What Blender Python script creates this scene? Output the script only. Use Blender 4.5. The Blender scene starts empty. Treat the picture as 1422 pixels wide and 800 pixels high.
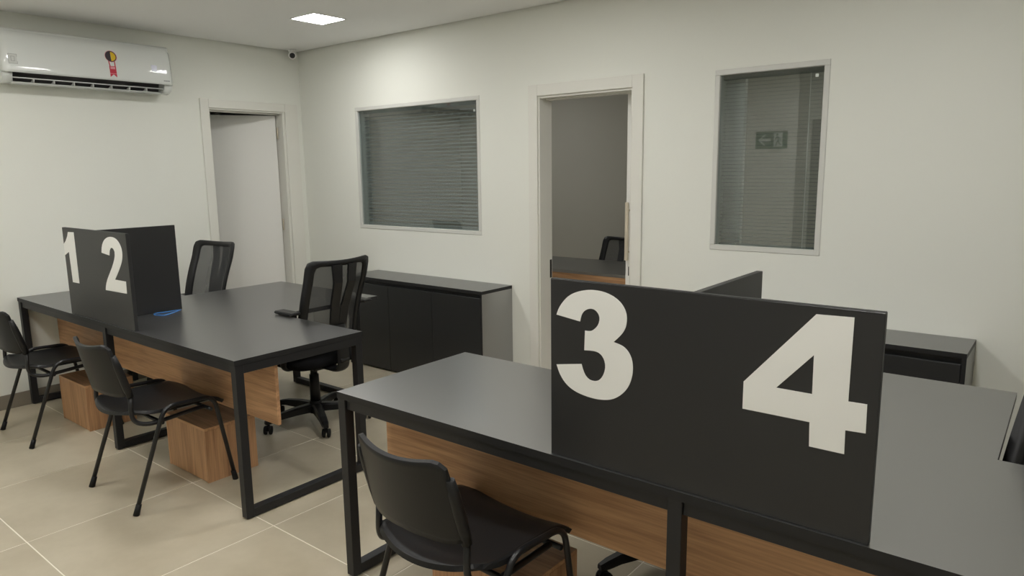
import bpy, bmesh, math, random
from mathutils import Vector, Matrix
from mathutils.geometry import tessellate_polygon
random.seed(4)
SC = bpy.context.scene
COL = SC.collection
PI = math.pi

# ------------------------------------------------------------------ camera
def cam_axes(yaw, pitch, roll):
    f = Vector((-math.sin(yaw)*math.cos(pitch), math.cos(yaw)*math.cos(pitch), math.sin(pitch)))
    r = Vector((math.cos(yaw), math.sin(yaw), 0)); u = r.cross(f)
    return r*math.cos(roll)+u*math.sin(roll), -r*math.sin(roll)+u*math.cos(roll), f
R_, U_, F_ = cam_axes(.677, -.166, -.013)
cam_d = bpy.data.cameras.new('camera'); cam = bpy.data.objects.new('camera', cam_d); COL.objects.link(cam)
cam.matrix_world = Matrix(((R_.x, U_.x, -F_.x, 5.564), (R_.y, U_.y, -F_.y, -3.916), (R_.z, U_.z, -F_.z, 1.559), (0, 0, 0, 1)))
cam_d.sensor_width = 36; cam_d.lens = 977.4*36/1422; cam_d.clip_start = .02
SC.camera = cam
# ------------------------------------------------------------------ world, exposure
wd = bpy.data.worlds.new('world'); SC.world = wd; wd.use_nodes = True
wd.node_tree.nodes['Background'].inputs[0].default_value = (.75, .85, 1, 1)
wd.node_tree.nodes['Background'].inputs[1].default_value = .3
SC.view_settings.view_transform = 'Standard'; SC.view_settings.look = 'None'
SC.view_settings.gamma = 1; SC.view_settings.use_curve_mapping = False
SC.view_settings.exposure = 0.0
LAMP_STRENGTH = 52.0
LAMP_COLOR = (1, .985, .96)
H = 2.618                                    # ceiling height

# ------------------------------------------------------------------ materials
def lin(c):
    return tuple(((v/255)/12.92 if v/255 <= .04045 else ((v/255+.055)/1.055)**2.4) for v in c) + (1,)
def mat(name, rgb, rough=.5, spec=.5, metal=0, noise=0, nscale=8, bump=0, bscale=60, coat=0, ior=1.5):
    m = bpy.data.materials.new(name); m.use_nodes = True
    nt = m.node_tree; b = nt.nodes['Principled BSDF']
    b.inputs['Base Color'].default_value = lin(rgb); b.inputs['Roughness'].default_value = rough
    b.inputs['Specular IOR Level'].default_value = spec; b.inputs['Metallic'].default_value = metal
    b.inputs['Coat Weight'].default_value = coat; b.inputs['IOR'].default_value = ior
    tc = nt.nodes.new('ShaderNodeTexCoord')
    if noise:
        n = nt.nodes.new('ShaderNodeTexNoise'); n.inputs['Scale'].default_value = nscale; n.inputs['Detail'].default_value = 5
        mx = nt.nodes.new('ShaderNodeMix'); mx.data_type = 'RGBA'; c = lin(rgb)
        mx.inputs[6].default_value = tuple(v*(1-noise) for v in c[:3])+(1,); mx.inputs[7].default_value = tuple(min(1, v*(1+noise)) for v in c[:3])+(1,)
        nt.links.new(tc.outputs['Object'], n.inputs['Vector']); nt.links.new(n.outputs['Fac'], mx.inputs[0]); nt.links.new(mx.outputs[2], b.inputs['Base Color'])
    if bump:
        n2 = nt.nodes.new('ShaderNodeTexNoise'); n2.inputs['Scale'].default_value = bscale; n2.inputs['Detail'].default_value = 3
        bp = nt.nodes.new('ShaderNodeBump'); bp.inputs['Strength'].default_value = bump; bp.inputs['Distance'].default_value = .002
        nt.links.new(tc.outputs['Object'], n2.inputs['Vector']); nt.links.new(n2.outputs['Fac'], bp.inputs['Height']); nt.links.new(bp.outputs['Normal'], b.inputs['Normal'])
    return m
def wood(name, dark, light, axis):
    m = bpy.data.materials.new(name); m.use_nodes = True; nt = m.node_tree; b = nt.nodes['Principled BSDF']
    b.inputs['Roughness'].default_value = .45; b.inputs['Specular IOR Level'].default_value = .35
    tc = nt.nodes.new('ShaderNodeTexCoord'); mp = nt.nodes.new('ShaderNodeMapping')
    s = [14, 14, 14]; s['xyz'.index(axis)] = .9; mp.inputs['Scale'].default_value = s
    n = nt.nodes.new('ShaderNodeTexNoise'); n.inputs['Scale'].default_value = 2.2; n.inputs['Detail'].default_value = 6; n.inputs['Distortion'].default_value = .6
    s2 = [70, 70, 70]; s2['xyz'.index(axis)] = 2.5
    mp2 = nt.nodes.new('ShaderNodeMapping'); mp2.inputs['Scale'].default_value = s2
    n2 = nt.nodes.new('ShaderNodeTexNoise'); n2.inputs['Scale'].default_value = 2; n2.inputs['Detail'].default_value = 3
    ad = nt.nodes.new('ShaderNodeMath'); ad.operation = 'MULTIPLY_ADD'; ad.inputs[1].default_value = .45
    mu = nt.nodes.new('ShaderNodeMath'); mu.operation = 'MULTIPLY'; mu.inputs[1].default_value = .65
    cr = nt.nodes.new('ShaderNodeValToRGB'); cr.color_ramp.elements[0].position = .36; cr.color_ramp.elements[1].position = .68
    cr.color_ramp.elements[0].color = lin(dark); cr.color_ramp.elements[1].color = lin(light)
    L = nt.links.new
    L(tc.outputs['Object'], mp.inputs['Vector']); L(tc.outputs['Object'], mp2.inputs['Vector']); L(mp.outputs[0], n.inputs['Vector']); L(mp2.outputs[0], n2.inputs['Vector'])
    L(n.outputs['Fac'], mu.inputs[0]); L(n2.outputs['Fac'], ad.inputs[0]); L(mu.outputs[0], ad.inputs[2]); L(ad.outputs[0], cr.inputs[0]); L(cr.outputs[0], b.inputs['Base Color'])
    return m
def see_through(name, rgb, alpha, rough=.6):
    """woven mesh fabric: threads of one colour over open gaps"""
    m = bpy.data.materials.new(name); m.use_nodes = True; nt = m.node_tree; b = nt.nodes['Principled BSDF']
    b.inputs['Base Color'].default_value = lin(rgb); b.inputs['Roughness'].default_value = rough; b.inputs['Alpha'].default_value = alpha
    return m
def glass(name, tint, f0=.06):
    m = bpy.data.materials.new(name); m.use_nodes = True; nt = m.node_tree; nt.nodes.clear()
    o = nt.nodes.new('ShaderNodeOutputMaterial'); t = nt.nodes.new('ShaderNodeBsdfTransparent'); g = nt.nodes.new('ShaderNodeBsdfGlossy')
    t.inputs[0].default_value = tint; g.inputs['Roughness'].default_value = 0.0
    lw = nt.nodes.new('ShaderNodeLayerWeight')                     # Schlick curve, the same from both sides of the pane
    pw = nt.nodes.new('ShaderNodeMath'); pw.operation = 'POWER'; pw.inputs[1].default_value = 5
    md = nt.nodes.new('ShaderNodeMath'); md.operation = 'MULTIPLY_ADD'; md.inputs[1].default_value = 1-f0; md.inputs[2].default_value = f0; md.use_clamp = True
    lw.inputs['Blend'].default_value = .5
    nt.links.new(lw.outputs['Facing'], pw.inputs[0]); nt.links.new(pw.outputs[0], md.inputs[0])
    mx = nt.nodes.new('ShaderNodeMixShader')
    nt.links.new(md.outputs[0], mx.inputs[0]); nt.links.new(t.outputs[0], mx.inputs[1]); nt.links.new(g.outputs[0], mx.inputs[2]); nt.links.new(mx.outputs[0], o.inputs[0])
    return m
def emit(name, rgb, s):
    m = bpy.data.materials.new(name); m.use_nodes = True; b = m.node_tree.nodes['Principled BSDF']
    b.inputs['Base Color'].default_value = (.8, .8, .8, 1); b.inputs['Emission Color'].default_value = tuple(rgb)+(1,); b.inputs['Emission Strength'].default_value = s
    return m
def tile_mat():
    m = mat('beige_porcelain', (182, 172, 148), .32, .45); nt = m.node_tree; b = nt.nodes['Principled BSDF']
    oi = nt.nodes.new('ShaderNodeObjectInfo'); geo = nt.nodes.new('ShaderNodeNewGeometry')
    ad = nt.nodes.new('ShaderNodeVectorMath'); ad.operation = 'ADD'; sc = nt.nodes.new('ShaderNodeVectorMath'); sc.operation = 'SCALE'; sc.inputs['Scale'].default_value = 40
    cb = nt.nodes.new('ShaderNodeCombineXYZ')
    L = nt.links.new
    for i in range(3): L(oi.outputs['Random'], cb.inputs[i])
    L(cb.outputs[0], sc.inputs[0]); L(geo.outputs['Position'], ad.inputs[0]); L(sc.outputs[0], ad.inputs[1])
    n = nt.nodes.new('ShaderNodeTexNoise'); n.inputs['Scale'].default_value = 2.2; n.inputs['Detail'].default_value = 7; n.inputs['Roughness'].default_value = .6
    L(ad.outputs[0], n.inputs['Vector'])
    cr = nt.nodes.new('ShaderNodeValToRGB'); cr.color_ramp.elements[0].position = .3; cr.color_ramp.elements[1].position = .72
    cr.color_ramp.elements[0].color = lin((181, 170, 147)); cr.color_ramp.elements[1].color = lin((205, 195, 173))
    L(n.outputs['Fac'], cr.inputs[0]); L(cr.outputs[0], b.inputs['Base Color'])
    return m

M = dict(
 wall=mat('white_wall_paint', (234, 235, 227), .75, .25, bump=.08, bscale=90),
 ceiling=mat('ceiling_paint', (242, 242, 240), .85, .2),
 gap=mat('shadow_gap', (60, 60, 58), .9, .1),
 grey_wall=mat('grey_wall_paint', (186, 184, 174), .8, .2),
 tile=tile_mat(),
 grout=mat('pale_grout', (246, 240, 226), .9, .1),
 base=mat('taupe_baseboard_tile', (138, 130, 118), .45, .4, noise=.06, nscale=5),
 trim=mat('white_trim_lacquer', (229, 228, 220), .4, .4),
 leaf=mat('white_door_laminate', (236, 235, 230), .4, .4),
 slot=mat('dark_slot', (48, 46, 44), .6, .3),
 black_top=mat('black_desk_laminate', (44, 44, 44), .30, 1.0, noise=.03, nscale=30, ior=2.6),
 black_panel=mat('black_panel_laminate', (40, 40, 41), .42, .5),
 black_edge=mat('black_edge_band', (38, 38, 39), .5, .3),
 steel=mat('black_painted_steel', (36, 36, 38), .48, .4, bump=.05, bscale=300),
 glide=mat('grey_glide', (150, 148, 142), .5),
 wood_x=wood('oak_laminate_along', (166, 124, 88), (214, 168, 126), 'x'),
 wood_z=wood('oak_laminate_upright', (164, 122, 88), (212, 166, 124), 'z'),
 vinyl=mat('white_vinyl_numeral', (247, 247, 243), .55, .3),
 plastic=mat('black_plastic', (28, 28, 29), .42, .35, bump=.1, bscale=220),
 rubber=mat('black_rubber', (22, 22, 23), .6, .3),
 chair_steel=mat('black_tube', (26, 26, 28), .32, .5),
 fabric=mat('black_seat_fabric', (28, 28, 30), .95, .15, bump=.5, bscale=400),
 mesh=see_through('black_mesh_fabric', (56, 57, 59), .80),
 cab=mat('black_cabinet_laminate', (40, 41, 42), .36, .6, noise=.03, nscale=20),
 alu=mat('white_aluminium', (214, 214, 208), .4, .5),
 glass=glass('window_glass', (.84, .88, .88, 1), .095),
 glass_edge=mat('glass_bead', (170, 178, 174), .4),
 slat=mat('grey_blind_slat', (158, 161, 159), .5, .4),
 slat_light=mat('pale_blind_slat', (128, 131, 128), .5, .4),
 cord=mat('white_cord', (225, 225, 220), .7),
 ac=mat('glossy_white_plastic', (226, 229, 226), .07, .5),
 ac_dark=mat('dark_vent', (96, 93, 95), .6, .3),
 ac_vane=mat('vane_white', (212, 214, 212), .4),
 mark_grey=mat('grey_print', (120, 122, 124), .6),
 label=mat('pale_label', (206, 208, 204), .5),
 display=mat('lavender_display_glow', (206, 207, 226), .2),
 red=mat('red_sticker', (196, 40, 62), .5),
 pink=mat('pink_sticker', (226, 150, 160), .5),
 yellow=mat('yellow_sticker', (226, 190, 30), .5),
 navy=mat('dark_sticker', (62, 52, 60), .5),
 white_plastic=mat('white_plastic', (248, 248, 246), .4),
 lens=mat('dark_lens', (40, 42, 46), .15, .6),
 handle=mat('satin_handle', (214, 204, 184), .35, .5, metal=.15),
 blue=mat('blue_cable', (70, 150, 238), .4),
 green=mat('green_sign', (22, 92, 66), .5),
 sign_white=mat('sign_white', (225, 232, 226), .5),
 dark_door=mat('dark_brown_door', (58, 52, 56), .5),
)
M['fill_dim'] = emit('fill_diffuser_dim', LAMP_COLOR, 45)  # glow of the fill panels added in the rear office
M['lamp'] = emit('lamp_diffuser', LAMP_COLOR, LAMP_STRENGTH)

# ------------------------------------------------------------------ mesh helpers
def box(bm, x0, x1, y0, y1, z0, z1, bev=0):
    if x1 < x0: x0, x1 = x1, x0
    if y1 < y0: y0, y1 = y1, y0
    if z1 < z0: z0, z1 = z1, z0
    vs = [bm.verts.new((x, y, z)) for x in (x0, x1) for y in (y0, y1) for z in (z0, z1)]
    fs = [bm.faces.new([vs[i] for i in f]) for f in ((0, 1, 3, 2), (4, 6, 7, 5), (0, 4, 5, 1), (2, 3, 7, 6), (0, 2, 6, 4), (1, 5, 7, 3))]
    if bev:
        es = list({e for f in fs for e in f.edges})
        bmesh.ops.bevel(bm, geom=es, offset=bev, segments=1, affect='EDGES', profile=.5)
    return bm
def nb(): return bmesh.new()
def bx(*a, **k): return box(nb(), *a, **k)
def tube(bm, pts, r, seg=10, cap=True, flat=None):
    """round (or flat=(w,h) elliptical) sweep along a polyline"""
    pts = [Vector(p) for p in pts]; n = len(pts); rings = []
    up = None
    for i, p in enumerate(pts):
        t = (pts[min(i+1, n-1)]-pts[max(i-1, 0)]).normalized()
        if up is None:
            up = Vector((0, 0, 1)) if abs(t.z) < .9 else Vector((1, 0, 0))
        a = t.cross(up).normalized(); up = a.cross(t).normalized()
        rr = r[i] if isinstance(r, (list, tuple)) else r
        w, h = (flat if flat else (rr, rr))
        rings.append([bm.verts.new(p+a*w*math.cos(2*PI*k/seg)+up*h*math.sin(2*PI*k/seg)) for k in range(seg)])
    for i in range(n-1):
        for k in range(seg):
            f = bm.faces.new((rings[i][k], rings[i][(k+1) % seg], rings[i+1][(k+1) % seg], rings[i+1][k])); f.smooth = True
    if cap:
        bm.faces.new(rings[0][::-1]); bm.faces.new(rings[-1])
    return bm
def fillet(pts, rad, n=5):
    """round the inner corners of a polyline"""
    pts = [Vector(p) for p in pts]; out = [pts[0]]
    for i in range(1, len(pts)-1):
        a, b, c = pts[i-1], pts[i], pts[i+1]
        r = rad[i-1] if isinstance(rad, (list, tuple)) else rad
        d1 = (a-b); d2 = (c-b); r1 = min(r, d1.length*.49); r2 = min(r, d2.length*.49)
        p, q = b+d1.normalized()*r1, b+d2.normalized()*r2
        for k in range(n+1):
            t = k/n; out.append(p*(1-t)**2+b*2*t*(1-t)+q*t*t)
    out.append(pts[-1]); return out
def cyl(bm, c, r, h, axis='z', seg=20, r2=None):
    r2 = r if r2 is None else r2; c = Vector(c)
    ax = {'x': (Vector((0, 1, 0)), Vector((0, 0, 1)), Vector((1, 0, 0))), 'y': (Vector((0, 0, 1)), Vector((1, 0, 0)), Vector((0, 1, 0))), 'z': (Vector((1, 0, 0)), Vector((0, 1, 0)), Vector((0, 0, 1)))}[axis]
    lo = [bm.verts.new(c+ax[0]*r*math.cos(2*PI*k/seg)+ax[1]*r*math.sin(2*PI*k/seg)) for k in range(seg)]
    hi = [bm.verts.new(c+ax[2]*h+ax[0]*r2*math.cos(2*PI*k/seg)+ax[1]*r2*math.sin(2*PI*k/seg)) for k in range(seg)]
    for k in range(seg):
        f = bm.faces.new((lo[k], lo[(k+1) % seg], hi[(k+1) % seg], hi[k])); f.smooth = True
    bm.faces.new(lo[::-1]); bm.faces.new(hi); return bm
def lathe(bm, prof, c=(0, 0, 0), axis='z', seg=20):
    c = Vector(c); rings = []
    for (r, h) in prof:
        ring = []
        for k in range(seg):
            a = 2*PI*k/seg; u, v = r*math.cos(a), r*math.sin(a)
            ring.append(bm.verts.new(c+Vector({'z': (u, v, h), 'x': (h, u, v), 'y': (v, h, u)}[axis])))
        rings.append(ring)
    for i in range(len(rings)-1):
        for k in range(seg):
            f = bm.faces.new((rings[i][k], rings[i][(k+1) % seg], rings[i+1][(k+1) % seg], rings[i+1][k])); f.smooth = True
    bm.faces.new(rings[0][::-1]); bm.faces.new(rings[-1]); return bm
def shell(bm, fn, nu, nv, th):
    """grid surface fn(u,v), u,v in 0..1, given thickness th along its normal"""
    def nrm(u, v):
        e = 1e-3
        a = Vector(fn(min(u+e, 1), v))-Vector(fn(max(u-e, 0), v)); b = Vector(fn(u, min(v+e, 1)))-Vector(fn(u, max(v-e, 0)))
        return a.cross(b).normalized()
    T = [[None]*(nv+1) for _ in range(nu+1)]; B = [[None]*(nv+1) for _ in range(nu+1)]
    for i in range(nu+1):
        for j in range(nv+1):
            p = Vector(fn(i/nu, j/nv)); n = nrm(i/nu, j/nv)
            T[i][j] = bm.verts.new(p+n*th/2); B[i][j] = bm.verts.new(p-n*th/2)
    for i in range(nu):
        for j in range(nv):
            f = bm.faces.new((T[i][j], T[i+1][j], T[i+1][j+1], T[i][j+1])); f.smooth = True
            f = bm.faces.new((B[i][j], B[i][j+1], B[i+1][j+1], B[i+1][j])); f.smooth = True
    for i in range(nu):
        bm.faces.new((T[i+1][0], T[i][0], B[i][0], B[i+1][0])); bm.faces.new((T[i][nv], T[i+1][nv], B[i+1][nv], B[i][nv]))
    for j in range(nv):
        bm.faces.new((T[0][j], T[0][j+1], B[0][j+1], B[0][j])); bm.faces.new((T[nu][j+1], T[nu][j], B[nu][j], B[nu][j+1]))
    return bm
def prism(bm, poly, y0, y1):
    """polygon in the x-z plane (list of (x,z)) extruded in y"""
    a = [bm.verts.new((x, y0, z)) for x, z in poly]; b = [bm.verts.new((x, y1, z)) for x, z in poly]
    n = len(poly)
    for i in range(n): bm.faces.new((a[(i+1) % n], a[i], b[i], b[(i+1) % n]))
    for t in tessellate_polygon([[Vector((x, z, 0)) for x, z in poly]]):
        bm.faces.new([a[i] for i in t]); bm.faces.new([b[i] for i in t[::-1]])
    return bm
def slab(name, bm, top, edge, parent):
    o = obj(name, bm, top, parent); o.data.materials.append(M[edge])
    for f in o.data.polygons:
        if f.normal.z < .9: f.material_index = 1
    return o
def obj(name, bm, m, parent=None):
    bmesh.ops.recalc_face_normals(bm, faces=bm.faces[:])
    me = bpy.data.meshes.new(name); bm.to_mesh(me); bm.free()
    me.materials.append(M[m] if isinstance(m, str) else m)
    o = bpy.data.objects.new(name, me); COL.objects.link(o)
    if parent: o.parent = parent
    return o
def thing(name, label, cat, loc=(0, 0, 0), rz=0, group=None):
    o = bpy.data.objects.new(name, None); COL.objects.link(o); o.empty_display_size = .1
    o.location = loc; o.rotation_euler = (0, 0, rz); o['label'] = label; o['category'] = cat
    if group: o['group'] = group
    return o
def tag(o, label, cat, group=None):
    o['label'] = label; o['category'] = cat
    if group: o['group'] = group
    return o
def struct(o, label, cat):
    o['kind'] = 'structure'; o['label'] = label; o['category'] = cat; return o
def dup(o, parent=None):
    c = o.copy(); COL.objects.link(c); c.parent = parent
    for ch in list(o.children): dup(ch, c)
    return c

# ================================================================== SETTING
XR, YF, YB, TH = 7.6, -4.6, 2.75, .14        # right wall, front wall, back of the rear office, wall thickness
RX0, RX1 = -.6, 5.6                           # rear office in x
D1 = (-.883, -.178, 2.088)                    # door 1 opening on the left wall: y0, y1, head
D2 = (2.662, 3.383, 2.045)                    # door 2 opening on the back wall
W1 = (.752, 2.139, 1.086, 2.090); W2 = (3.902, 4.514, 1.088, 2.096)
# floor: grout bed with single tiles
fl = obj('floor', bx(-1.6, XR, -5.6, YB+.1, -.12, -.0013), 'grout'); struct(fl, 'beige porcelain tile floor with pale grout lines', 'floor')
def tile_mesh(w, d):
    me = bpy.data.meshes.new('tile'); b = bx(0, w, 0, d, -.011, 0, bev=.0006); bmesh.ops.recalc_face_normals(b, faces=b.faces[:]); b.to_mesh(me); b.free()
    me.materials.append(M['tile']); return me
TS_X, TS_Y, G = .7265, .735, .0055; cache = {}
xs = [2.152+TS_X*k for k in range(-4, 9)]; ys = [-2.303+TS_Y*k for k in range(-4, 5)]
for i in range(len(xs)-1):
    for j in range(len(ys)-1):
        a0, a1 = max(xs[i]+G/2, .001), min(xs[i+1]-G/2, XR-.001); b0, b1 = max(ys[j]+G/2, YF+.001), min(ys[j+1]-G/2, -.001)
        if a1-a0 < .02 or b1-b0 < .02: continue
        key = (round(a1-a0, 4), round(b1-b0, 4))
        if key not in cache: cache[key] = tile_mesh(*key)
        t = bpy.data.objects.new('tile', cache[key]); COL.objects.link(t); t.parent = fl; t.location = (a0, b0, 0)
# ceiling with a shadow gap along the walls
ce = obj('ceiling', bx(.014, XR, YF, -.014, H, H+.02), 'ceiling'); struct(ce, 'white plaster ceiling with a shadow gap along the walls', 'ceiling')
obj('upper_slab', bx(-1.6, XR+.1, -5.6, YB+.1, H+.05, H+.12), 'gap', ce)
obj('office_soffit', bx(RX0, RX1, TH, YB, H, H+.02), 'ceiling', ce)
# walls
b = nb()
box(b, -TH, 0, D1[1], TH, -.003, H+.05); box(b, -TH, 0, -5.6, D1[0], -.003, H+.05); box(b, -TH, 0, D1[0], D1[1], D1[2], H+.05)
struct(obj('wall_left', b, 'wall'), 'white left wall carrying the air conditioner', 'wall')
b = nb()
for (x0, x1, z0, z1) in ((0, W1[0], 0, 3), (W1[1], D2[0], 0, 3), (D2[1], W2[0], 0, 3), (W2[1], XR, 0, 3), (W1[0], W1[1], 0, W1[2]), (W1[0], W1[1], W1[3], 3), (D2[0], D2[1], D2[2], 3), (W2[0], W2[1], 0, W2[2]), (W2[0], W2[1], W2[3], 3)):
    box(b, x0, x1, 0, TH, max(z0, -.003), min(z1, H+.05))
struct(obj('wall_back', b, 'wall'), 'white back wall with two glazed windows and a sliding doorway', 'wall')
struct(obj('wall_right', bx(XR, XR+.1, -5.6, TH, -.003, H+.05), 'wall'), 'white right wall outside the view', 'wall')
b = nb(); box(b, 0, 2.95, YF-.4, YF, -.003, H+.05); box(b, 2.95, 2.96, YF-.401, YF-.4, 0, 3*.5)
box(b, 2.95, 2.99, YF-.5, YF-.4, -.003, H+.05); box(b, 3.95, XR, YF-.5, YF-.4, -.003, H+.05); box(b, 2.99, 3.95, YF-.5, YF-.4, 2.11, H+.05)
struct(obj('wall_front', b, 'wall'), 'white front wall carrying the exit sign, behind the viewer', 'wall')
struct(obj('door_3', bx(2.992, 3.948, YF-.46, YF-.43, 0, 2.108), 'dark_door'), 'dark brown closed door behind the viewer', 'door')
# rear office shell
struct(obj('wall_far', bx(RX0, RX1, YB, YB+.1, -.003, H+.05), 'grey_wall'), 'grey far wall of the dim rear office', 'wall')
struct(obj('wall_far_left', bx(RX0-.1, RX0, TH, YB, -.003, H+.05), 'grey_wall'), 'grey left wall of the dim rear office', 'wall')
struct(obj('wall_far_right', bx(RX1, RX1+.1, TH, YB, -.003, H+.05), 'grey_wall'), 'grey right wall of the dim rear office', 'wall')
# side room behind the hinged door
b = nb(); box(b, -1.5, -1.4, -1.6, .1, -.003, H+.05); box(b, -1.4, -TH, .0, .1, -.003, H+.05); box(b, -1.4, -TH, -1.6, -1.5, -.003, H+.05)
struct(obj('wall_side_room', b, 'wall'), 'white walls of the small room behind the hinged door', 'wall')
# baseboards
b = nb(); box(b, 0, .011, YF, -.956, 0, .097); 
struct(obj('baseboard_left', b, 'base'), 'taupe tile baseboard along the left wall', 'baseboard')
b = nb(); box(b, .012, .95, -.011, 0, 0, .097); box(b, 2.43, 2.585, -.011, 0, 0, .097); box(b, 3.462, 3.77, -.011, 0, 0, .097); box(b, 5.26, XR, -.011, 0, 0, .097)
struct(obj('baseboard_back', b, 'base'), 'taupe tile baseboard along the back wall', 'baseboard')
# door 1: trim, lining, leaf opening into the side room
t1 = obj('trim_1', nb(), 'trim'); struct(t1, 'white architrave and lining round the hinged door', 'trim')
for nm, a in (('casing', (0, .014, D1[0]-.07, D1[0], 0, D1[2]+.07)), ('casing', (0, .014, D1[1], D1[1]+.13, 0, D1[2]+.07)), ('casing', (0, .014, D1[0], D1[1], D1[2], D1[2]+.07))):
    obj(nm, bx(*a, bev=.002), 'trim', t1)
for nm, a in (('lining', (-TH, 0, D1[0], D1[0]+.012, 0, D1[2])), ('lining', (-TH, 0, D1[1]-.022, D1[1], 0, D1[2])), ('lining', (-TH, 0, D1[0]+.012, D1[1]-.022, D1[2]-.012, D1[2]))):
    obj(nm, bx(*a, bev=.001), 'trim', t1)
obj('door_stop', bx(-.075, -.055, D1[0]+.012, D1[1]-.022, D1[2]-.024, D1[2]-.012), 'trim', t1)
d1 = bpy.data.objects.new('door_1', None); COL.objects.link(d1); struct(d1, 'white flush hinged door standing ajar in the left wall', 'door')
d1.location = (-.085, D1[1]-.03, 0); d1.rotation_euler = (0, 0, -math.radians(28))
obj('leaf', bx(-.035, 0, -.655, -.008, .008, 2.062, bev=.002), 'leaf', d1)
for z in (.25, 1.05, 1.86):
    h = obj('hinge', cyl(nb(), (.008, .004, z), .007, .1, seg=10), 'handle', d1); 
# door 2: trim, lining, sliding leaf
t2 = obj('trim_2', nb(), 'trim'); struct(t2, 'white architrave and lining round the sliding door', 'trim')
for a in ((D2[0]-.075, D2[0], -.014, 0, 0, D2[2]+.075), (D2[1], D2[1]+.075, -.014, 0, 0, D2[2]+.075), (D2[0], D2[1], -.014, 0, D2[2], D2[2]+.075)):
    obj('casing', bx(*a, bev=.002), 'trim', t2)
for a in ((D2[0], D2[0]+.012, 0, TH, 0, D2[2]), (D2[1]-.012, D2[1], 0, TH, 0, D2[2]), (D2[0]+.012, D2[1]-.012, 0, .05, D2[2]-.014, D2[2]), (D2[0]+.012, D2[1]-.012, .075, TH, D2[2]-.02, D2[2])):
    obj('lining', bx(*a, bev=.001), 'trim', t2)
obj('strike_plate', bx(D2[0]+.012, D2[0]+.014, .112, .132, .80, .93), 'slot', t2)
d2 = bpy.data.objects.new('door_2', None); COL.objects.link(d2); struct(d2, 'white sliding door pushed open to the right behind the wall', 'door')
d2.location = (3.262, .148, 0)
obj('leaf', bx(0, .76, 0, .035, .01, 2.10, bev=.002), 'leaf', d2)
hd = obj('handle', bx(.010, .034, -.038, -.022, .965, 1.345, bev=.004), 'handle', d2)
for z in (1.02, 1.29): obj('handle_post', cyl(nb(), (.022, -.022, z), .006, .022, 'y', 10), 'handle', hd)
obj('lock_plate', bx(.022, .046, -.004, 0, .862, .922), 'slot', d2)
# windows
def window(name, w, label, sticker):
    x0, x1, z0, z1 = w; f = .03
    o = bpy.data.objects.new(name, None); COL.objects.link(o); struct(o, label, 'window')
    for a in ((x0, x1, z0, z0+f), (x0, x1, z1-f, z1), (x0, x0+f, z0+f, z1-f), (x1-f, x1, z0+f, z1-f)):
        obj('frame_bar', bx(a[0], a[1], -.004, .03, a[2], a[3], bev=.003), 'alu', o)
    for a in ((x0, x1, z0, z0+.012), (x0, x1, z1-.012, z1), (x0, x0+.012, z0+.012, z1-.012), (x1-.012, x1, z0+.012, z1-.012)):
        obj('reveal', bx(a[0], a[1], .03, TH, a[2], a[3]), 'alu', o)
    g = obj('glass', bx(x0+f, x1-f, .012, .016, z0+f, z1-f), 'glass', o)
    obj('sticker', bx(sticker[0]-.008, sticker[0]+.008, .0105, .0115, sticker[1]-.008, sticker[1]+.008), 'sign_white', o)
window('window_1', W1, 'wide white-framed window left of the sliding door, its blind closed', (2.078, 1.99))
window('window_2', W2, 'tall narrow white-framed window right of the sliding door', (4.447, 2.022))
def blind(name, w, tilt, pitch, m, label, cords, y=.085):
    x0, x1, z0, z1 = w; x0 += .02; x1 -= .02; sw = .025
    r = thing(name, label, 'blind', ((x0+x1)/2, y, z1-.05), 0); hw = (x1-x0)/2; h = z1-.05-(z0+.02)
    obj('head_rail', bx(-hw, hw, -.014, .014, 0, .025, bev=.002), m, r)
    sl = nb(); k = 1; c, s = math.cos(tilt), math.sin(tilt)
    while k*pitch < h-.02:
        z = -k*pitch
        a = [sl.verts.new(p) for p in ((-hw+.004, -sw/2*c, z-sw/2*s), (hw-.004, -sw/2*c, z-sw/2*s), (hw-.004, 0, z+.0016), (-hw+.004, 0, z+.0016), (hw-.004, sw/2*c, z+sw/2*s), (-hw+.004, sw/2*c, z+sw/2*s))]
        sl.faces.new((a[0], a[1], a[2], a[3])); sl.faces.new((a[3], a[2], a[4], a[5])); k += 1
    so = obj('slat', sl, m, r); so['kind'] = 'stuff'
    obj('bottom_rail', bx(-hw+.004, hw-.004, -.012, .012, -h, -h+.014, bev=.002), m, r)
    for q in cords: 
        obj('ladder_cord', bx(q-(x0+x1)/2-.0015, q-(x0+x1)/2+.0015, -.0152, -.0142, -h+.01, 0), 'cord', r)
    return r
blind('venetian_blind', W1, math.radians(24), .0275, 'slat', 'grey venetian blind tilted shut behind the wide window', ())
blind('venetian_blind', W2, math.radians(4), .0205, 'slat_light', 'venetian blind with slats open behind the tall narrow window', (4.03, 4.40))

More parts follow.
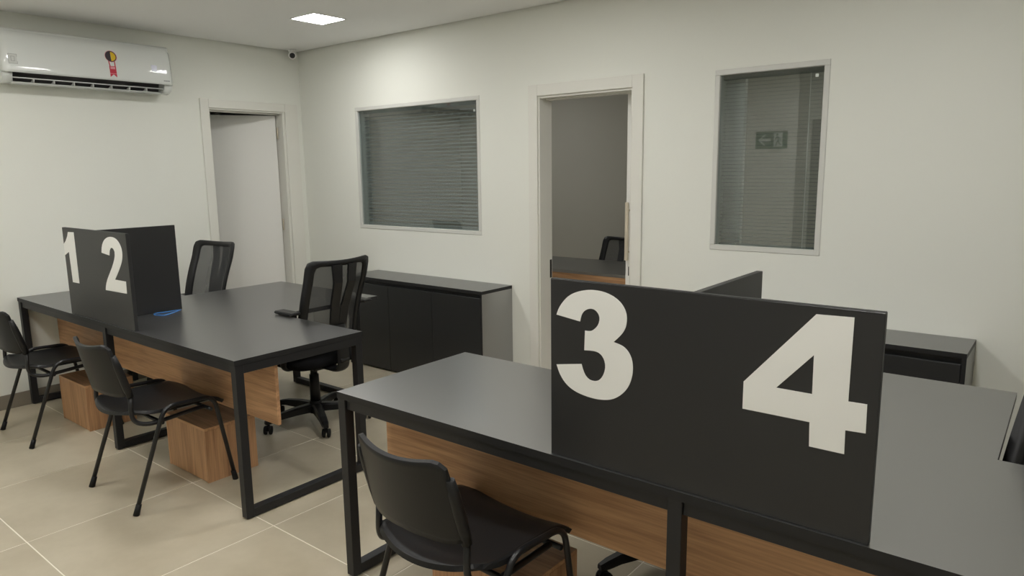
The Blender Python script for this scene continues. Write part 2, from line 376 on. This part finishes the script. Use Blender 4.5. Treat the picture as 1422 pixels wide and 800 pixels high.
# ================================================================== LAMPS
def lamp(x, y, label, grp='square ceiling panels', m='lamp'):
    r = thing('ceiling_lamp', label, 'ceiling light', (x, y, H), 0, grp); s = .127; b = nb()
    for a in ((-s-.01, s+.01, -s-.01, -s), (-s-.01, s+.01, s, s+.01), (-s-.01, -s, -s, s), (s, s+.01, -s, s)): box(b, a[0], a[1], a[2], a[3], -.004, 0)
    obj('frame', b, 'white_plastic', r); obj('diffuser', bx(-s, s, -s, s, -.003, -.001), m, r)
lamp(1.30, -.73, 'bright square ceiling panel near the room corner, above the left desk')
for (x, y, w) in ((3.15, -1.2, 'by the sliding doorway'), (5.05, -1.4, 'right of the tall window by the back wall'),
                  (1.30, -2.55, 'near the air conditioner'), (3.15, -2.55, 'between the two desks'), (5.05, -2.55, 'over the near desk'),
                  (1.30, -3.6, 'in the left corner behind the viewer'), (3.15, -3.6, 'near the exit sign'), (5.05, -3.6, 'just behind the viewer')):
    lamp(x, y, 'square ceiling panel above the frame, ' + w, 'ceiling panels outside the view')

lamp(4.6, 1.7, 'added dim fill panel, unseen, in the rear office behind the tall window', 'added fill panels of the rear office', 'fill_dim')  # both rear panels are unseen fill, added to brighten the rear office
lamp(.9, 1.5, 'added dim fill panel, unseen, in the rear office behind the wide window', 'added fill panels of the rear office', 'fill_dim')

# ================================================================== AIR CONDITIONER
ac = thing('air_conditioner', 'white split air conditioner high on the left wall with a ribbon sticker', 'air conditioner', (0, -1.79, 0))
L2 = .54
def prof_y(bm, poly, y0, y1):
    a = [bm.verts.new((x, y0, z)) for x, z in poly]; c = [bm.verts.new((x, y1, z)) for x, z in poly]; n = len(poly)
    f1 = bm.faces.new(a[::-1]); f2 = bm.faces.new(c)
    for i in range(n):
        f = bm.faces.new((a[i], a[(i+1) % n], c[(i+1) % n], c[i])); f.smooth = True
    bmesh.ops.triangulate(bm, faces=[f1, f2]); return bm
body = [(.002, 2.185), (.002, 2.492), (.15, 2.492), (.168, 2.48), (.168, 2.24), (.10, 2.235), (.075, 2.16)]
obj('body', prof_y(nb(), body, -L2+.004, L2-.004), 'ac', ac)
for s in (-1, 1):                              # rounded end cheeks that close the outlet at the sides
    ck = [(.075, 2.16), (.10, 2.15), (.14, 2.156), (.178, 2.18), (.19, 2.214), (.168, 2.24), (.10, 2.236)]
    obj('end_cheek', prof_y(nb(), ck, s*L2-s*.004, s*L2-s*.058), 'ac', ac)
def acx(v): return .212-.045*(v-.12)**2-.035*max(0, (v-.8)/.2)**2
fp = nb()                                     # front panel: gently bowed, rounded at the ends
def front(u, v):
    y = (u*2-1)*L2; z = 2.214+v*.272
    e = max(0, (abs(u*2-1)-.93)/.07); x = acx(v)-.03*e*e
    return (x, y, z)
shell(fp, front, 60, 16, .012); fpo = obj('front_panel', fp, 'ac', ac)
fill = nb(); box(fill, .165, .178, -L2+.03, L2-.03, 2.235, 2.45); obj('panel_backing', fill, 'ac', ac)
obj('air_outlet', prof_y(nb(), [(.082, 2.166), (.104, 2.232), (.166, 2.236), (.167, 2.238), (.102, 2.2345), (.08, 2.166)], -L2+.058, L2-.058), 'ac_dark', ac)
v = nb(); tube(v, [(.172, -L2+.06, 2.186), (.172, L2-.06, 2.186)], .004, 6); obj('horizontal_vane', v, 'ac_vane', ac)
obj('lower_lip', prof_y(nb(), [(.078, 2.152), (.085, 2.164), (.142, 2.164), (.146, 2.158)], -L2+.058, L2-.058), 'ac_vane', ac)
for k in range(9):
    yy = -L2+.06+(2*L2-.12)*k/8
    obj('vertical_vane', prof_y(nb(), [(.10, 2.164), (.168, 2.19), (.168, 2.162), (.145, 2.162)], yy-.003 if 0 < k < 8 else yy-.001, yy+.003 if 0 < k < 8 else yy+.001), 'ac_vane', ac)
def ac_x(z, off=.0075):
    return acx((z-2.214)/.272)+off
def plate(poly, m, name, parent, off=.0068):  # thin sticker that follows the panel, poly in (y,z)
    bm = nb(); a = [bm.verts.new((ac_x(z, off), y, z)) for y, z in poly]; c = [bm.verts.new((ac_x(z, off-.002), y, z)) for y, z in poly]
    f1 = bm.faces.new(a); f2 = bm.faces.new(c[::-1]); n = len(poly)
    for i in range(n): bm.faces.new((a[(i+1) % n], a[i], c[i], c[(i+1) % n]))
    bmesh.ops.triangulate(bm, faces=[f1, f2]); return obj(name, bm, m, parent)
def circ(cy, cz, r, n=24, a0=0, a1=2*PI): return [(cy+r*math.cos(a0+(a1-a0)*k/n), cz+r*math.sin(a0+(a1-a0)*k/n)) for k in range(n+(0 if abs(a1-a0-2*PI) < 1e-6 else 1))]
SY, SZ = .115, 2.375
st = plate(circ(SY, SZ, .040), 'pink', 'ribbon_sticker', ac, .0062); st['label'] = 'round yellow and dark rosette sticker with a red swallow-tailed ribbon'
plate(circ(SY, SZ, .037), 'navy', 'rosette_ring', st, .0066)
plate(circ(SY, SZ, .031, 14, -PI/2, PI/2), 'yellow', 'rosette_half', st, .0070)
plate(circ(SY-.001, SZ, .030, 14, PI/2, 1.5*PI), 'navy', 'rosette_half', st, .0070)
plate([(SY-.022, SZ-.032), (SY-.016, SZ-.034), (SY-.011, SZ-.066), (SY-.018, SZ-.066)], 'red', 'ribbon_strap', st, .0072)
plate([(SY+.022, SZ-.032), (SY+.016, SZ-.034), (SY+.016, SZ-.066), (SY+.023, SZ-.066)], 'red', 'ribbon_strap', st, .0072)
plate([(SY-.02, SZ-.066), (SY+.024, SZ-.066), (SY+.026, SZ-.140), (SY+.004, SZ-.122), (SY-.018, SZ-.140)], 'red', 'ribbon_tail', st, .0070)
plate([(SY-.013, SZ-.07), (SY+.017, SZ-.07), (SY+.017, SZ-.086), (SY-.013, SZ-.086)], 'pink', 'ribbon_print', st, .0074)
plate([(SY-.019, SZ-.115), (SY+.025, SZ-.115), (SY+.025, SZ-.118), (SY-.019, SZ-.118)], 'pink', 'ribbon_print', st, .0074)
plate([(-.505, 2.325), (-.455, 2.325), (-.455, 2.265), (-.505, 2.265)], 'mark_grey', 'energy_label', ac, .0064)
plate([(-.5035, 2.3235), (-.4565, 2.3235), (-.4565, 2.2665), (-.5035, 2.2665)], 'label', 'label_face', ac, .0068)
plate([(-.49, 2.31), (-.47, 2.31), (-.47, 2.28), (-.49, 2.28)], 'mark_grey', 'label_print', ac, .0071); plate([(-.4885, 2.3085), (-.4715, 2.3085), (-.4715, 2.2815), (-.4885, 2.2815)], 'label', 'label_print', ac, .0074)
plate([(.385, 2.345), (.425, 2.345), (.425, 2.300), (.385, 2.300)], 'display', 'display_window', ac, .0066)  # lavender patch: the display's faint bluish glow put into the colour
for k in range(5):
    plate([(.466+k*.009, 2.243), (.473+k*.009, 2.243), (.473+k*.009, 2.237), (.466+k*.009, 2.237)], 'mark_grey', 'maker_mark', ac, .0066)

# ================================================================== SECURITY CAMERA
cc = thing('security_camera', 'small white dome security camera in the ceiling corner', 'security camera', (.075, -.105, H))
obj('mount', lathe(nb(), [(.034, 0), (.034, -.012), (.026, -.02)], seg=18), 'white_plastic', cc)
hs = nb(); 
for i in range(1): lathe(hs, [(.012, .034), (.026, .028), (.033, .012), (.034, -.016), (.030, -.03)], seg=20)
ho = obj('housing', hs, 'white_plastic', cc); ho.location = (.012, -.012, -.046)
ho.rotation_euler = Vector((.82, -.56, -.28)).to_track_quat('-Z', 'Y').to_euler()
obj('lens', lathe(nb(), [(.023, -.030), (.023, -.034), (.012, -.038)], seg=18), 'lens', ho)

# ================================================================== DESKS
PT = .04                                       # steel tube size
def ring(bm, x, y0, y1, ztop, t=PT):           # closed rectangular leg frame in a y-z plane, x..x+t
    for a in ((y0, y0+t, 0.006, ztop), (y1-t, y1, 0.006, ztop), (y0+t, y1-t, 0.006, .006+t), (y0+t, y1-t, ztop-t, ztop)):
        box(bm, x, x+t, a[0], a[1], a[2], a[3], bev=.0015)
def ringx(bm, y, x0, x1, ztop, t=PT):
    for a in ((x0, x0+t, 0.006, ztop), (x1-t, x1, 0.006, ztop), (x0+t, x1-t, 0.006, .006+t), (x0+t, x1-t, ztop-t, ztop)):
        box(bm, a[0], a[1], y, y+t, a[2], a[3], bev=.0015)
def desk(x0, label):
    r = thing('office_desk', label, 'desk', (x0, -2.354, 0), 0, 'black double desks on steel frames')
    W, D, TT = 2.74, .712, .725
    slab('desktop', bx(0, W, 0, D, TT, .75), 'black_top', 'black_edge', r)
    ra, rb, re = .895, 1.995, D+.74
    slab('return_top', bx(ra, rb, D, re, TT, .75), 'black_top', 'black_edge', r)
    for x in (.0, W/2-PT/2, W-PT):
        b = nb(); ring(b, x+.001 if x == 0 else (x-.001 if x > 2 else x), .003, D-.004, TT); lf = obj('leg_frame', b, 'steel', r)
        for y in (.023, D-.024): obj('glide', cyl(nb(), (x+PT/2, y, 0), .012, .006, seg=12), 'glide', lf)
    b = nb(); ringx(b, re-PT-.02, ra+.165, rb-.165, TT); lf = obj('leg_frame', b, 'steel', r)
    for x in (ra+.185, rb-.185): obj('glide', cyl(nb(), (x, re-.04, 0), .012, .006, seg=12), 'glide', lf)
    for (y, z) in ((.012, 0), (D-.042, 0)):
        for (xa, xb) in ((PT+.002, W/2-PT/2-.001), (W/2+PT/2+.001, W-PT-.002)):
            obj('rail', bx(xa, xb, y, y+.03, TT-.04, TT, bev=.001), 'steel', r)
    for x in (ra+.165, rb-.195):
        obj('rail', bx(x, x+.03, D+.001, re-PT-.021, TT-.04, TT, bev=.001), 'steel', r)
    obj('modesty_panel', bx(.022, W-.035, .215, .233, .383, TT-.042, bev=.001), 'wood_x', r)
    return r
desk(.004, 'black double desk by the left wall, under divider numbered 1 and 2')
desk(3.459, 'black double desk in the foreground, under divider numbered 3 and 4')

# numeral outlines, in metres on the divider face: x from the divider's left edge, z above the floor
G1 = [(0.086, 1.239), (0.17, 1.241), (0.17, 0.945), (0.075, 0.944), (0.068, 1.123), (0.001, 1.098), (0.001, 1.164), (0.035, 1.183), (0.069, 1.213)]
G2 = [(0.526, 1.146), (0.537, 1.181), (0.566, 1.212), (0.605, 1.23), (0.649, 1.239), (0.699, 1.238), (0.741, 1.226), (0.771, 1.201), (0.785, 1.174), (0.782, 1.142), (0.769, 1.113), (0.738, 1.079), (0.7, 1.043), (0.662, 1.01), (0.793, 1.011), (0.79, 0.946), (0.528, 0.941), (0.539, 0.971), (0.564, 1.003), (0.598, 1.035), (0.637, 1.071), (0.669, 1.106), (0.69, 1.136), (0.693, 1.161), (0.683, 1.175), (0.663, 1.182), (0.645, 1.176), (0.631, 1.161), (0.624, 1.137)]
G3 = [(0.02, 1.162), (0.027, 1.18), (0.04, 1.199), (0.06, 1.219), (0.085, 1.232), (0.114, 1.24), (0.142, 1.243), (0.172, 1.241), (0.199, 1.233), (0.22, 1.221), (0.235, 1.204), (0.242, 1.184), (0.241, 1.163), (0.236, 1.147), (0.224, 1.13), (0.203, 1.11), (0.231, 1.104), (0.248, 1.091), (0.259, 1.071), (0.262, 1.045), (0.258, 1.018), (0.247, 0.992), (0.227, 0.969), (0.203, 0.953), (0.178, 0.946), (0.147, 0.943), (0.109, 0.946), (0.076, 0.954), (0.05, 0.969), (0.03, 0.994), (0.02, 1.019), (0.103, 1.034), (0.109, 1.016), (0.118, 1.001), (0.131, 0.993), (0.15, 0.993), (0.165, 1.002), (0.176, 1.022), (0.179, 1.042), (0.174, 1.06), (0.162, 1.073), (0.143, 1.077), (0.112, 1.074), (0.114, 1.129), (0.133, 1.129), (0.149, 1.141), (0.158, 1.155), (0.16, 1.172), (0.153, 1.184), (0.142, 1.191), (0.127, 1.191), (0.111, 1.183), (0.102, 1.17), (0.098, 1.152)]
G4 = [[(0.704, 1.244), (0.78, 1.246), (0.779, 1.063), (0.816, 1.064), (0.817, 1.0), (0.777, 0.998), (0.778, 0.944), (0.705, 0.944), (0.703, 1.0), (0.705, 1.065), (0.704, 1.153)], [(0.552, 1.066), (0.704, 1.244), (0.704, 1.153), (0.627, 1.065), (0.705, 1.065), (0.703, 1.0), (0.552, 1.0)]]
def smooth(poly, n=2):                         # round the curved runs of an outline, keep its sharp corners
    for _ in range(n):
        out = []
        for i, b in enumerate(poly):
            a, c = poly[i-1], poly[(i+1) % len(poly)]
            u = Vector((b[0]-a[0], b[1]-a[1])); v = Vector((c[0]-b[0], c[1]-b[1]))
            if abs(u.angle(v)) > math.radians(42) or max(u.length, v.length) > .075: out.append(b); continue
            out += [(b[0]-u.x*.25, b[1]-u.y*.25), (b[0]+v.x*.25, b[1]+v.y*.25)]
        poly = out
    return poly
G2 = smooth(G2); G3 = smooth(G3)
def divider(x0, x1, left, right, label):
    yf = -2.346; t = .018
    r = thing('desk_divider', label, 'divider', (x0, yf, .7505), 0, 'numbered black desk dividers')
    w = x1-x0; h = .511
    fpn = obj('front_panel', bx(0, w, 0, t, 0, h, bev=.001), 'black_panel', r)
    for (nm, g) in (left, right):
        bm = nb(); polys = g if isinstance(g[0], list) else [g]
        for poly in polys: prism(bm, [(x, z-.7505) for x, z in poly], -.0012, -.0002)
        o = obj('numeral', bm, 'vinyl', fpn); o['label'] = 'white numeral ' + nm
    obj('cross_panel', bx(w/2-t/2, w/2+t/2, t+.0005, .455, 0, h, bev=.001), 'black_panel', r)
    obj('edge_band', bx(.001, w-.001, .001, t-.001, h, h+.0012), 'black_edge', r)
    return r
divider(.926, 1.768, ('1', G1), ('2', G2), 'black T-shaped divider on the far desk, white numerals 1 and 2')
divider(4.440, 5.278, ('3', G3), ('4', G4), 'black T-shaped divider on the near desk, white numerals 3 and 4')
# blue cable on the far desk
cb = nb()
tube(cb, fillet([(1.378, -1.925, .7525), (1.378, -1.965, .7525), (1.372, -2.03, .7525), (1.364, -2.055, .7525), (1.40, -2.085, .7525), (1.475, -2.058, .7525), (1.44, -1.99, .7525), (1.385, -1.915, .7525)], .02), .0021, 6)
tag(obj('cable', cb, 'blue'), 'loop of thin blue cable at the foot of the divider numbered 2', 'cable')

# ================================================================== WOODEN BOXES UNDER THE DESKS
def wbox(x0, x1, y0, label, d=.28):
    r = thing('wooden_box', label, 'box', ((x0+x1)/2, y0, 0), 0, 'low oak boxes under the desks'); w = (x1-x0)/2; h = .29; t = .015
    obj('top', bx(-w, w, 0, d, h-t, h, bev=.0008), 'wood_x', r)
    obj('front_panel', bx(-w+t, w-t, .002, t, .003, h-t-.0005), 'wood_z', r); obj('back_panel', bx(-w+t, w-t, d-t, d, .003, h-t-.0005), 'wood_z', r)
    for s in (-1, 1): obj('side_panel', bx(s*w, s*(w-t), 0, d, 0, h-t-.0005, bev=.0008), 'wood_z', r)
wbox(.515, .932, -2.325, 'low oak box under the far desk beside the leftmost visitor chair')
wbox(1.815, 2.228, -2.256, 'low oak box under the far desk beside its right front leg')
wbox(3.93, 4.345, -2.345, 'low oak box under the near desk below the foreground chair')
wbox(5.26, 5.675, -2.300, 'low oak box under the near desk right of its middle leg')

# ================================================================== VISITOR CHAIRS
def visitor_chair():
    r = thing('visitor_chair', '', 'chair', (0, 0, 0), 0, 'black visitor chairs in front of the desks')
    def seat(u, v):
        x = (u*2-1); y = -.20+v*.44-.05*(1-x*x)*(1-v)**3
        z = .435+.022*x*x+.02*max(0, (.25-v)/.25)**2-.035*max(0, (v-.78)/.22)**2
        w = .232-.03*max(0, (.3-v)/.3)**2
        c = max(0, abs(x)-.8)/.2
        yy = y + (c**2)*.016*(1 if v < .5 else -1)*abs(v-.5)*2
        return (x*w, yy, z)
    obj('seat', shell(nb(), seat, 20, 16, .016), 'plastic', r)
    def back(u, v):
        x = (u*2-1); c = max(0, abs(x)-.72)/.28
        zt = .812-.022*(1-x*x)-.03*c**3; zb = .545+.014*c**2+.010*(1-abs(x))
        z = zb+(zt-zb)*v; k = (z-.50)/.31
        w = .186+.012*math.sin(PI*min(1, k*1.1))
        y = -.212-.055*k-.012*k*k-.046*(1-x*x)+.012
        return (x*w, y, z)
    bo = obj('backrest', shell(nb(), back, 22, 12, .014), 'plastic', r)
    for s in (-1, 1):                          # moulded sleeves down both edges of the backrest
        pts = [(s*.193, -.198-.055*k, .548+.205*k) for k in (0, .25, .5, .75, 1)]
        obj('sleeve', tube(nb(), pts, [.016, .018, .018, .017, .012], 10), 'plastic', bo)
    for s in (-1, 1):
        p = fillet([(s*.25, -.25, .006), (s*.246, -.075, .478), (s*.246, .17, .468), (s*.25, .248, .006)], [.06, .06], 7)
        f = obj('side_frame', tube(nb(), p, .0105, 10), 'chair_steel', r)
        for (y, dy) in ((-.25, .018), (.248, -.009)):
            obj('foot_cap', tube(nb(), [(s*.25, y, 0), (s*.2487, y+dy, .05)], [.0145, .0125], 10), 'rubber', f)
        p = fillet([(s*.232, .12, .425), (s*.215, -.14, .40), (s*.195, -.205, .43), (s*.193, -.197, .56)], [.05, .05], 6)
        obj('back_tube', tube(nb(), p, .0105, 10), 'chair_steel', r)
    for y, z in ((-.09, .405), (.15, .405)):
        obj('crossbar', tube(nb(), [(-.252, y, z), (.252, y, z)], .009, 8), 'chair_steel', r)
    return r
vc = visitor_chair()
for i, (x, y, rz, lab) in enumerate(((.70, -2.395, 0, 'black plastic visitor chair nearest the left wall, before the numeral 1'),
                                     (2.035, -2.39, 0, 'black plastic visitor chair at the far desk near its right corner'),
                                     (4.155, -2.395, -.05, 'black plastic visitor chair in the foreground at the near desk'))):
    c = vc if i == 0 else dup(vc)
    c.location = (x, y, 0); c.rotation_euler = (0, 0, rz); c['label'] = lab

# ================================================================== OFFICE CHAIRS
def office_chair(star=0.0, seat_z=.47, b0=.53, b1=1.06, arm_z=.765, lean=.15):
    r = thing('office_chair', '', 'chair', (0, 0, 0), 0, 'black mesh office chairs')
    sb = nb(); cyl(sb, (0, 0, .065), .045, .075, seg=20, r2=.038)
    for k in range(5):
        a = star+2*PI*k/5; d = Vector((math.cos(a), math.sin(a), 0)); n = Vector((-d.y, d.x, 0))
        P = [(.03, .032, .075, .125), (.14, .027, .078, .122), (.25, .022, .075, .11), (.30, .020, .066, .098), (.335, .014, .063, .085)]
        rings = []
        for (s, w, z0, z1) in P:
            rings.append([sb.verts.new(d*s+n*q*w+Vector((0, 0, z))) for q, z in ((-1, z0), (1, z0), (1, z1-.01), (.6, z1), (-.6, z1), (-1, z1-.01))])
        for i in range(len(rings)-1):
            for q in range(6): sb.faces.new((rings[i][q], rings[i][(q+1) % 6], rings[i+1][(q+1) % 6], rings[i+1][q]))
        sb.faces.new(rings[0][::-1]); sb.faces.new(rings[-1])
    obj('star_base', sb, 'plastic', r)
    hood = nb(); cyl(hood, (0, 0, .045), .006, .025, seg=8); prism(hood, [(-.026, .026), (-.024, .044), (-.012, .055), (.010, .055), (.020, .046), (.016, .036)], -.007, .007)
    hood_o = None; wheel_me = None
    for k in range(5):
        a = star+2*PI*k/5+0; px, py = .318*math.cos(a), .318*math.sin(a)
        if hood_o is None:
            ca = hood_o = obj('caster', hood, 'rubber', r)
            for s in (-1, 1):
                obj('wheel', lathe(nb(), [(.012, s*.008), (.026, s*.009), (.027, s*.014), (.026, s*.022), (.010, s*.026)], (-.005, 0, .027), 'y', 18), 'rubber', ca)
        else: ca = dup(hood_o, r)
        ca.location = (px, py, 0); ca.rotation_euler = (0, 0, a*1.7+k)
    g = nb(); cyl(g, (0, 0, .14), .032, .17, seg=20, r2=.029); cyl(g, (0, 0, .31), .022, seat_z-.105-.31, seg=16); obj('gas_lift', g, 'plastic', r)
    me = bx(-.085, .085, -.13, .12, seat_z-.105, seat_z-.062, bev=.008); tube(me, fillet([(.08, .05, seat_z-.085), (.2, .06, seat_z-.085), (.25, .06, seat_z-.095)], .03), .006, 8); obj('tilt_mechanism', me, 'plastic', r)
    def seat(u, v):
        a = 2*PI*u; n = 5
        c, s = math.cos(a), math.sin(a); q = (abs(c)**n+abs(s)**n)**(-1/n)
        rr = max(v, .002); x = .235*c*q*rr; y = .02+.225*s*q*rr
        z = seat_z-.02+.022*(1-rr**4)-.02*max(0, (y-.1)/.145)**2
        return x, y, z
    sm = nb(); N = 40; rings = []
    for (sc, dz) in ((.0, 0), (.4, 0), (.75, 0), (.93, 0), (.99, -.008), (1.0, -.02), (.99, -.038), (.95, -.05), (.5, -.052)):
        row = []
        for k in range(N):
            x, y, z = seat(k/N, sc); row.append(sm.verts.new((x, y, (z if sc and dz > -.03 else (seat(0, .002)[2] if not sc else seat_z-.02))+dz)))
        rings.append(row)
    for i in range(len(rings)-1):
        for k in range(N):
            f = sm.faces.new((rings[i][k], rings[i][(k+1) % N], rings[i+1][(k+1) % N], rings[i+1][k])); f.smooth = True
    bmesh.ops.remove_doubles(sm, verts=sm.verts[:], dist=1e-5); sm.faces.new([v for v in rings[-1] if v.is_valid][::-1])
    obj('seat_cushion', sm, 'fabric', r)
    # bowed backrest surface: u across -1..1, v up 0..1
    bh = b1-b0
    def B(u, v, off=0):
        w = .215+.012*v
        y = -.205-lean*v+.03*math.sin(PI*min(1, v*1.3))*.6+.045*u*u
        return Vector((u*w, y-off, b0+v*bh+.012*u*u*v))
    def se(a, p, q, n=13):
        c, s = math.cos(a), math.sin(a); k = (abs(c)**n+abs(s)**n)**(-1/n); return c*k*p, s*k*q
    N = 72; fr = nb(); R3 = []
    for (p, q, o) in ((1, 1, 0), (.985, .985, .012), (.80, .88, .012), (.77, .865, 0), (.80, .88, -.010), (.985, .985, -.010)):
        R3.append([fr.verts.new(B(*[(uu, (vv+1)/2) for uu, vv in (se(2*PI*k/N, p, q),)][0], off=o)) for k in range(N)])
    for i in range(6):
        for k in range(N):
            f = fr.faces.new((R3[i][k], R3[i][(k+1) % N], R3[(i+1) % 6][(k+1) % N], R3[(i+1) % 6][k])); f.smooth = True
    obj('back_frame', fr, 'plastic', r)
    ms = nb(); rows = []
    for sc in (.02, .25, .5, .75, 1):
        rows.append([ms.verts.new(B(*[(uu, (vv+1)/2) for uu, vv in (se(2*PI*k/N, .785*sc, .872*sc),)][0], off=.001)) for k in range(N)])
    for i in range(4):
        for k in range(N):
            f = ms.faces.new((rows[i][k], rows[i][(k+1) % N], rows[i+1][(k+1) % N], rows[i+1][k])); f.smooth = True
    ms.faces.new(rows[0]); obj('back_mesh', ms, 'mesh', r)
    sp = nb()                                  # split spine behind the mesh
    for s in (-1, 1):
        vs = [(.085, .022, 1.0-.05), (.075, .02, .75), (.066, .008, .5), (.062, .001, .46), (.058, 0, .1), (.05, 0, .02)]
        A = []
        for (xo, xi, v) in vs:
            A.append([sp.verts.new(B(s*q/.22, v, off=o)) for q, o in ((xi, .035 if v < .93 else .014), (xo, .035 if v < .93 else .014), (xo, .05 if v < .93 else .026), (xi, .05 if v < .93 else .026))])
        for i in range(len(A)-1):
            for q in range(4): sp.faces.new((A[i][q], A[i][(q+1) % 4], A[i+1][(q+1) % 4], A[i+1][q]))
        sp.faces.new(A[0]); sp.faces.new(A[-1][::-1])
    so = obj('spine', sp, 'plastic', r)
    y1 = B(0, .25, .05).y; y0 = B(0, 0, .045).y
    j = fillet([(0, -.10, seat_z-.085), (0, y0-.055, seat_z-.085), (0, y0-.06, b0+.02), (0, y1-.004, b0+.25*bh)], [.06, .1], 6)
    obj('back_bracket', tube(nb(), j, .02, 12, flat=(.045, .014)), 'plastic', r)
    kb = cyl(nb(), (-.03, y0-.06, seat_z-.02), .016, .06, 'x', 14); obj('tension_knob', kb, 'plastic', r)
    for s in (-1, 1):
        p = fillet([(s*.08, -.06, seat_z-.072), (s*.257, -.06, seat_z-.072), (s*.257, -.15, arm_z-.011)], [.05], 6)
        ar = obj('armrest', tube(nb(), p, .014, 10, flat=(.022, .011)), 'plastic', r)
        pd = nb(); box(pd, s*.262-.034, s*.262+.034, -.24, -.07, arm_z-.010, arm_z+.008, bev=.006); obj('arm_pad', pd, 'plastic', ar)
    return r
def place(c, x, y, face, label):               # face = world direction the sitter looks, degrees
    c.location = (x, y, 0); c.rotation_euler = (0, 0, math.radians(face-90)); c['label'] = label
fc = 180                                       # right-hand chair at the far desk
a = office_chair(star=math.radians(-98-(fc-90)))
place(a, 1.905, -1.364, fc, 'black mesh office chair seen from behind at the far desk')
low = office_chair(star=math.radians(20), arm_z=.655)
b2 = low; place(b2, .605, -1.53, -82, 'black mesh office chair facing us behind the divider numbered 2')
c3 = office_chair(star=math.radians(2.7), b1=.93); place(c3, 4.43, -1.51, -30, 'black mesh office chair behind the numeral 3, only its base showing')
c4 = office_chair(star=.4, arm_z=.655, lean=.32); place(c4, 5.592, -1.70, -108, 'black mesh office chair cut off by the right edge of the photo')

# ================================================================== CABINETS
def cabinet(x0, x1, label):
    d, h = .336, .737; w = x1-x0
    r = thing('low_cabinet', label, 'cabinet', (x0, 0, 0), 0, 'low black cabinets against the back wall')
    slab('top_panel', bx(0, w, -d, -.002, h-.022, h), 'black_top', 'black_edge', r)
    for x in (0, w-.018):
        sp = obj('side_panel', bx(x, x+.018, -d+.001, -.002, 0, h-.0225), 'black_top', r); sp.data.materials.append(M['black_edge'])
        for f in sp.data.polygons:
            if abs(f.normal.x) < .9: f.material_index = 1
    obj('back_panel', bx(.018, w-.018, -.012, -.003, .0, h-.0225), 'cab', r)
    obj('plinth', bx(.0185, w-.0185, -d+.03, -d+.045, 0, .05), 'cab', r)
    obj('bottom_panel', bx(.0185, w-.0185, -d+.022, -.0125, .05, .068), 'cab', r)
    obj('finger_rail', bx(.0185, w-.0185, -d+.035, -d+.05, h-.075, h-.0225), 'cab', r)
    n = 3; dw = (w-.038)/n
    for k in range(n):
        xa = .019+dw*k+.0015; xb = .019+dw*(k+1)-.0015
        obj('door', bx(xa, xb, -d+.002, -d+.02, .012, h-.052, bev=.0015), 'cab', r)
cabinet(.958, 2.418, 'long low black cabinet on the back wall under the wide window')
cabinet(3.785, 5.243, 'low black cabinet on the back wall behind the divider numbered 4')

# ================================================================== REAR OFFICE FURNITURE
od = thing('office_desk', 'black desk with a wooden front seen through the sliding doorway', 'desk', (1.0, .80, 0))
obj('desktop', bx(0, 2.2, 0, .70, .725, .75, bev=.001), 'black_top', od)
for x in (0, 2.2-PT):
    b = nb(); ring(b, x, .003, .697, .725); obj('leg_frame', b, 'steel', od)
obj('rail', bx(PT, 2.2-PT, .66, .69, .685, .725), 'steel', od)
obj('modesty_panel', bx(PT+.002, 2.2-PT-.002, .004, .022, .36, .724), 'wood_x', od)
c5 = office_chair(star=.5, seat_z=.40, b0=.47, b1=.915, arm_z=.60); place(c5, 2.235, 1.60, -92, 'dark office chair behind the desk in the rear office')

# ================================================================== EXIT SIGN (seen reflected in the tall window)
es = thing('exit_sign', 'green exit sign with an arrow and running figure, seen reflected in the tall window', 'sign', (2.658, YF, 1.87))
obj('plate', bx(-.186, .186, 0, .004, -.10, .10), 'green', es)
ar = nb(); prism(ar, [(-.155, 0), (-.09, .062), (-.065, .062), (-.112, .016), (-.008, .016), (-.008, -.016), (-.112, -.016), (-.065, -.062), (-.09, -.062)], .0042, .0055); obj('arrow', ar, 'sign_white', es)
pn = obj('pictogram_panel', bx(.028, .128, .0042, .0052, -.08, .08), 'sign_white', es)
mn = nb()
prism(mn, circ(.067, .058, .014, 14), .0054, .0064)
for poly in ([(.062, .042), (.084, .036), (.092, -.004), (.072, -.006)], [(.084, .036), (.108, .012), (.116, -.012), (.106, -.014), (.098, .006), (.086, .016)], [(.064, .040), (.046, .018), (.042, -.004), (.051, -.006), (.056, .010), (.068, .022)],
             [(.072, -.004), (.090, -.004), (.098, -.040), (.118, -.052), (.112, -.062), (.086, -.048)], [(.072, -.004), (.084, -.006), (.066, -.044), (.062, -.074), (.048, -.074), (.052, -.040)]):
    prism(mn, poly, .0054, .0064)
obj('running_figure', mn, 'green', pn)
